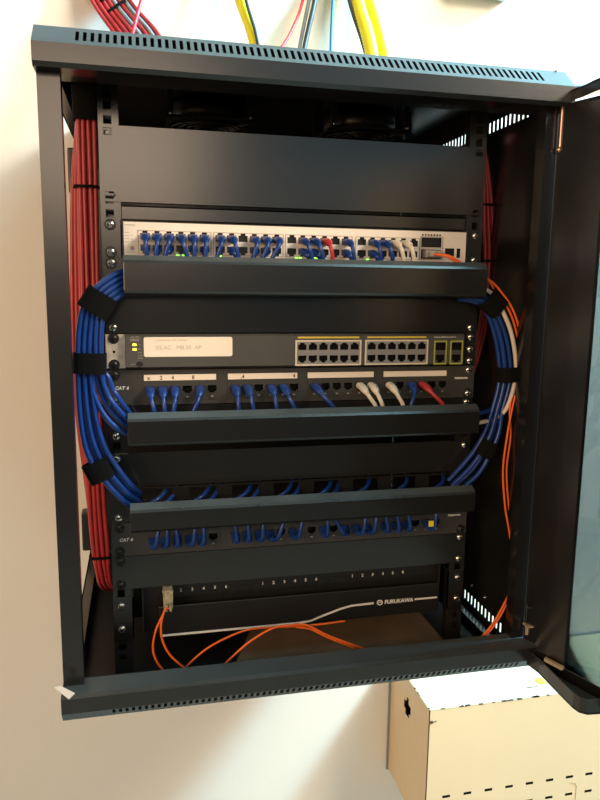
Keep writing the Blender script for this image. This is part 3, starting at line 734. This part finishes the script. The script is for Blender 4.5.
# ------------------------------------------------------------------ orange fibres
b = MB(); b.box(160,183,-12,8,-36,-27); b.box(163,170,-20,-12,-35,-29); b.box(172,179,-20,-12,-35,-29)
tag(b.build('fibre_transceiver', 'portframe'), 'small grey transceiver plugged into the right end of the white switch', 'transceiver')
for i in range(2):
    e = i*4.4
    cord('fibre_cable', [(166.5+i*9,-18,-32),(180+i*6,-30,-35),(200+i*4,-31,-46),(215,-31+i*4,-60-e*.3),(225.6,-30.0,-58.9),(243.1,-24.0,-62.5)] +
         [(p[0]-e*.8, p[1]+i*1.5, p[2]-e*.75) for p in ((257.0,-26.0,-73.9),(276.2,-28.0,-97.1),(288.0,-28.0,-120.7),(295.1,-28.0,-148.6),(293.6,-30.0,-195.5),(285.9,-32.0,-229.0))] +
         [(p[0]+i*7, p[1]+i*3, p[2]) for p in ((278.8,-34.0,-272.4),(275.9,-34.0,-318.2),(281.0,-36.0,-367.3),(287.1,-40.0,-402.1),(293.8,-44.0,-444.4))] +
         [(p[0]+e, p[1], p[2]) for p in ((292.4,-48.0,-479.2),(277.2,-54.0,-505.8),(259.8,-56.0,-532.5),(238.7,-56.0,-555.4))], 1.5, 'orange',
         'orange fibre cable curving down the right side, %s of the pair' % ('upper strand' if i == 0 else 'lower strand'), 'cable', 'orange fibres down the right side')
cord('fibre_cable', [(-176.5,-22,-482),(-179.9,-22.0,-487.6),(-190.3,-24.0,-508.7),(-194.6,-24.0,-532.9),(-189.9,-24.0,-552.7),(-176.4,-24.0,-573.7)], 1.5, 'orange', 'orange fibre cable hanging from the beige adapter, left strand', 'cable', 'orange fibres from the adapter')
cord('fibre_cable', [(-171.5,-22,-482),(-178.7,-26.0,-481.8),(-184.1,-28.0,-501.9),(-182.0,-28.0,-523.9),(-172.3,-28.0,-544.2),(-153.6,-28.0,-564.3),(-135.9,-30.0,-577.9)], 1.5, 'orange', 'orange fibre cable hanging from the beige adapter, right strand', 'cable', 'orange fibres from the adapter')
cord('fibre_cable', [(-166.2,-20.0,-582.9),(-150.6,-22.0,-562.5),(-128.5,-22.0,-543.9),(-106.3,-22.0,-532.3),(-78.6,-22.0,-522.6),(-52.0,-14.0,-525.1),(3.2,0.0,-534.9),(71.1,12.0,-540.2)], 1.4, 'orange', 'orange fibre cable arching low behind the sill, the flatter longer arc', 'cable', 'orange fibres behind the sill')
cord('fibre_cable', [(-112.6,-30.0,-572.2),(-99.5,-30.0,-558.2),(-73.2,-30.0,-535.8),(-42.8,-30.0,-519.3),(-17.4,-30.0,-516.3),(14.5,-28.0,-520.5),(59.3,-22.0,-522.2)], 1.5, 'orange', 'orange fibre cable arching steeply behind the sill under the white line', 'cable', 'orange fibres behind the sill')
for i in range(2):
    cord('fibre_cable', [(-11.1,-32.0,-514.5),(6.6,-32.0,-518.4),(29.1,-36.0,-530.7),(56.5,-38.0,-544.0),(88.5,-40.0,-558.0),(113.1,-40.0,-569.4)] if i == 0 else [(-9.0,-29.0,-520.5),(10.2,-29.0,-525.2),(33.0,-32.0,-537.5),(60.6,-34.0,-550.9),(87.2,-36.0,-564.4),(111.9,-36.0,-575.9)], 1.5, 'orange', 'orange fibre cable sloping down to the right onto the sill, %s of two' % ['upper','lower'][i], 'cable', 'orange fibres behind the sill')

# ------------------------------------------------------------------ cables above the cabinet
def wallrun(name, pts, r, m, label, group=None, ribs=False):
    if 'level' not in label:
        a, c, e = pts[0], pts[1], pts[-1]
        pts = [(a[0]+(a[0]-c[0])*2.2, WY-8-r, 1390), (a[0]+(a[0]-c[0])*1.6, WY-8-r, a[2]+330)]+list(pts)+[(e[0]+1, e[1]-12, 187)]
    P = spline(pts, 10 if not ribs else 60)
    if ribs:                                  # even ring spacing along the conduit
        Q = [P[0]]
        for p in P[1:]:
            while (p-Q[-1]).length > 2.6: Q.append(Q[-1]+(p-Q[-1]).normalized()*2.6)
        P = Q
    if ribs: R = [r*(1.0 if k % 2 == 0 else .88) for k in range(len(P))]
    else: R = r
    b = MB(); b.tube(P, R, 14 if ribs else 8); return tag(b.build(name, m), label, 'conduit' if ribs else 'cable', group)
ra, rb_ = ((-288.9,414.0,442.6), (-263.3,392.0,374.0), (-229.7,372.0,322.1), (-197.9,350.0,269.9)), ((-235.4,414.0,448.3), (-203.4,392.0,379.6), (-161.6,372.0,328.0), (-141.0,350.0,274.3))
TOPN = 15
for i in range(TOPN):
    w = i/(TOPN-1)
    p = [(a[0]+(c[0]-a[0])*w, a[1]+(c[1]-a[1])*w+(7 if i % 2 else 0), a[2]+(c[2]-a[2])*w) for a, c in zip(ra, rb_)]
    gr = i in (8, 12)
    wallrun('network_cable', p, 3.4, 'gcable' if gr else 'red', ('grey cable among the red bundle above the cabinet, %s one' % ('left' if i == 8 else 'right')) if gr else 'red cable of bundle above the cabinet, %s from left in its %s layer' % ((ORD+['seventh','eighth','ninth'])[i//2], ['front','rear'][i % 2]), 'cables above the cabinet')
for i, (ca, hw, lb) in enumerate((((-239.7,396.0,383.7), 21, 'upper'), ((-227.4,391.0,367.9), 21, 'lower'))):
    o = strap(ca, v((-258.7,392.0,371.4), (-221.9,372.0,322.8)), 18.5, 7.5, 4, 'thin black tie around the red bundle above the cabinet, %s of two' % lb, grp='cable ties'); o.name = 'cable_tie'; o['category'] = 'cable tie'
wallrun('network_cable', [(-154.0,420.0,490.0), (-184.2,372.0,384.7), (-199.6,355.0,328.2), (-210.2,350.0,278.0)], 3.2, 'pink', 'bright red cable crossing in front of the red bundle above the cabinet')
wallrun('corrugated_conduit', [(-51.8,412.0,497.9), (-25.1,385.0,397.1), (-8.3,362.0,338.0), (1.7,350.0,279.1)], 9.5, 'yellow', 'yellow corrugated conduit left of the grey cables, above the cabinet', 'yellow conduits', True)
wallrun('corrugated_conduit', [(162.4,410.0,520.9), (176.3,375.0,412.7), (192.5,352.0,342.4), (205.4,340.0,259.4)], 12, 'yellow', 'yellow corrugated conduit above the cabinet, left one of the touching pair', 'yellow conduits', True)
wallrun('corrugated_conduit', [(186.6,412.0,524.4), (205.8,394.0,422.4), (220.8,372.0,351.1), (238.0,355.0,265.5)], 12, 'yellow', 'yellow corrugated conduit above the cabinet, right one of the touching pair', 'yellow conduits', True)
wallrun('network_cable', [(-37.2,420.0,518.5), (-17.5,368.0,391.7), (-3.8,348.0,333.9), (5.1,340.0,276.6)], 3, 'dcable', 'black cable lying along the single yellow conduit above the cabinet')
wallrun('network_cable', [(113.9,424.0,521.5), (85.4,395.0,411.3), (62.4,375.0,354.6), (28.7,350.0,287.4)], 2.6, 'pink', 'thin bright red cable between the yellow conduits above the cabinet')
wallrun('network_cable', [(134.1,420.0,538.0), (103.0,380.0,407.5), (83.1,365.0,329.3), (71.8,350.0,268.5)], 4.2, 'dcable', 'thick dark grey cable above the cabinet, right of the thin red one')
wallrun('network_cable', [(123.8,422.0,537.7), (94.4,388.0,409.6), (76.0,372.0,330.9), (64.3,355.0,269.3)], 3.4, 'gcable', 'light grey cable beside the thick dark grey cable above the cabinet')
wallrun('network_cable', [(151.4,424.0,541.7), (134.8,380.0,410.6), (130.0,370.0,342.8), (127.3,355.0,273.9)], 2.6, 'sky', 'thin blue cable left of the yellow conduit pair above the cabinet')
wallrun('network_cable', [(143.7,422.0,540.0), (161.9,375.0,411.3), (186.0,365.0,337.9), (197.4,350.0,277.7)], 3.2, 'dcable', 'dark cable along the left side of the yellow conduit pair')
wallrun('network_cable', [(585.9,390.0,309.5), (630.2,412.0,313.8), (688.0,423.0,320.7), (785.2,423.5,328.8)], 4, 'dcable', 'dark grey cable running level along the wall right of the cabinet top')
b = MB(); b.box(376, 482, 388, WY, 456, 566); t = tag(b.build('junction_box', 'greenish', bevel=4), 'pale green junction box high on the wall, above the cabinet top', 'box')

# ------------------------------------------------------------------ small tags
b = MB(); P = [(-305,-525.5),(-298,-524.5),(-283,-535.5),(-290,-542)]
b.prism(P, lambda p, y: (p[0], y, p[1]), -104.6, -104.0); tag(b.build('paper_tag', 'tape'), 'small white paper tag stuck on the lower left corner of the cabinet', 'tag')

# ------------------------------------------------------------------ beige box
BX, BY, BT, BB = 304, 225, -846, -1110
t = thing('metal_box', (560, 330, BB), 'cream enamel metal box with vent slots on the wall under the cabinet', 'box')
b = MB(); RX = 860
slots = [(346+43.9*i-8, 346+43.9*i+8, -1032.5, -1027) for i in range(11)]+[(523+43.9*i-8, 523+43.9*i+8, -1071, -1065.5) for i in range(7)]
b.plate(BX, RX, BB, BT, lambda u, v, w: (u, BY+w, v), 1.5, slots, 0, pocket=5, mp=1)
b.build('front_panel', ['beige','matte'], t)
b = MB()
b.plate(BY, WY-4, BB, BT, lambda u, v, w: (BX+w, u, v), 1.5, [(313,350,-916,-897),(325,338,-897,-886),(321,342,-926,-916)], 0); b.build('side_wall', 'beige', t)
b = MB(); b.box(BX, RX, BY, WY-4, BT-1.5, BT); b.box(BX, RX, BY, WY-4, BB, BB+1.5); b.box(RX-1.5, RX, BY, WY-4, BB, BT); b.build('shell', 'beige', t, bevel=.6)
b = MB(); b.box(BX-4, RX+4, WY-5, WY-1, BB-3, BT+3); b.build('back_flange', 'panel' if False else 'gcable', t)
b = MB(); random.seed(3)
for k in range(20):
    x = BX+random.random()*250; w = 2+random.random()*9
    b.box(x, x+w, BY-.4, BY+random.random()*4+1, BT-1.2*random.random(), BT+.3)
for k in range(8):
    y = BY+random.random()*120; b.box(BX-.3, BX+1+random.random()*3, y, y+2+random.random()*6, BT-1, BT+.3)
b.box(520, 545, BY+30, BY+33, BT, BT+.3); b.box(500,512,BY+12,BY+14,BT,BT+.3)
b.build('rust_chip', 'rust', t)
b = MB(); b.disc((BX+5, BY, BT-24), 3.2, 1, 12, 0); b.tube([(BX+8,BY-.6,BT-24),(BX+15,BY-.6,BT-22)], .7, 6); b.build('screw', 'rust', t)
b = MB(); b.tube([(612,BY-.3,-1042),(622,BY-.3,-1044),(627,BY-.3,-1052),(627,BY-.3,-1100)], .6, 6); b.build('scratched_outline', 'clip', t)
b = MB(); b.box(552, 568, 262, 280, BT+.3, BT+2.2); tag(b.build('yellow_sticker', 'yellowtag'), 'small yellow sticker on top of the cream metal box', 'sticker')

# ------------------------------------------------------------------ light
def area(name, loc, target, size, energy, col, sy=None):
    l = bpy.data.lights.new(name, 'AREA'); l.energy = energy; l.color = col; l.size = size
    if sy: l.shape = 'RECTANGLE'; l.size_y = sy
    o = bpy.data.objects.new(name, l); COL.objects.link(o); o.location = loc
    o.rotation_euler = (Vector(target)-Vector(loc)).to_track_quat('-Z', 'Y').to_euler(); return o
area('cool_ceiling_light', (2.07,-.24,1.72), (0,.35,-.2), .55, 280, (.31,.87,1.12), .4)
area('cool_overhead_light', (1.25,-.75,2.0), (.1,0,-.1), 1.2, 26, (.46,.90,1.0), .7)
area('warm_room_light', (1.75,-1.5,1.32), (0,0,-.3), 1.1, 112, (1,.79,.55), .85)
area('warm_window', (-.48,-3.1,.66), (0,0,.1), 1.25, 15, (1,.74,.52), .85)
area('warm_side_fill', (-2.0,-1.9,.2), (-.3,.428,-.3), 1.3, 50, (1,.65,.35), 1.1)  # unseen fill added to warm the wall left of the cabinet

def world():
    w = bpy.data.worlds.new('room'); bpy.context.scene.world = w; w.use_nodes = True
    nt = w.node_tree; bg = nt.nodes['Background']
    tc = nt.nodes.new('ShaderNodeTexCoord'); sp = nt.nodes.new('ShaderNodeSeparateXYZ'); nt.links.new(tc.outputs['Generated'], sp.inputs[0])
    def ramp(src, pts):
        mp = nt.nodes.new('ShaderNodeMath'); mp.operation = 'MULTIPLY_ADD'; mp.inputs[1].default_value = .5; mp.inputs[2].default_value = .5
        nt.links.new(sp.outputs[src], mp.inputs[0])
        r = nt.nodes.new('ShaderNodeValToRGB'); nt.links.new(mp.outputs[0], r.inputs[0])
        while len(r.color_ramp.elements) < len(pts): r.color_ramp.elements.new(.5)
        for e, (p, c) in zip(r.color_ramp.elements, pts): e.position = p; e.color = (*c, 1)
        return r
    a = ramp('X', [(.0,(.70,.56,.42)),(.45,(.60,.52,.44)),(.60,(.62,.95,1.1)),(1,(.60,1.0,1.2))])
    e = ramp('Z', [(.0,(.12,.11,.10)),(.46,(.14,.13,.12)),(.51,(.30,.29,.28)),(.58,(.9,.92,.95)),(1,(.5,.58,.60))])
    m = nt.nodes.new('ShaderNodeMix'); m.data_type = 'RGBA'; m.blend_type = 'MULTIPLY'; m.inputs[0].default_value = 1
    nt.links.new(a.outputs[0], m.inputs[6]); nt.links.new(e.outputs[0], m.inputs[7]); nt.links.new(m.outputs[2], bg.inputs['Color'])
    bg.inputs['Strength'].default_value = .52
world()

# ------------------------------------------------------------------ camera
cd = bpy.data.cameras.new('camera'); cam = bpy.data.objects.new('camera', cd); COL.objects.link(cam)
cam.location = (-.20109, -.87393, -.07413); cam.rotation_euler = (1.40876, -.01307, -.22296)
cd.sensor_fit = 'AUTO'; cd.sensor_width = 36; cd.lens = 700*36/800; cd.clip_start = .01
sc = bpy.context.scene; sc.camera = cam
sc.view_settings.view_transform = 'Standard'; sc.view_settings.look = 'None'; sc.view_settings.gamma = 1
sc.view_settings.use_curve_mapping = False; sc.view_settings.exposure = 0.0
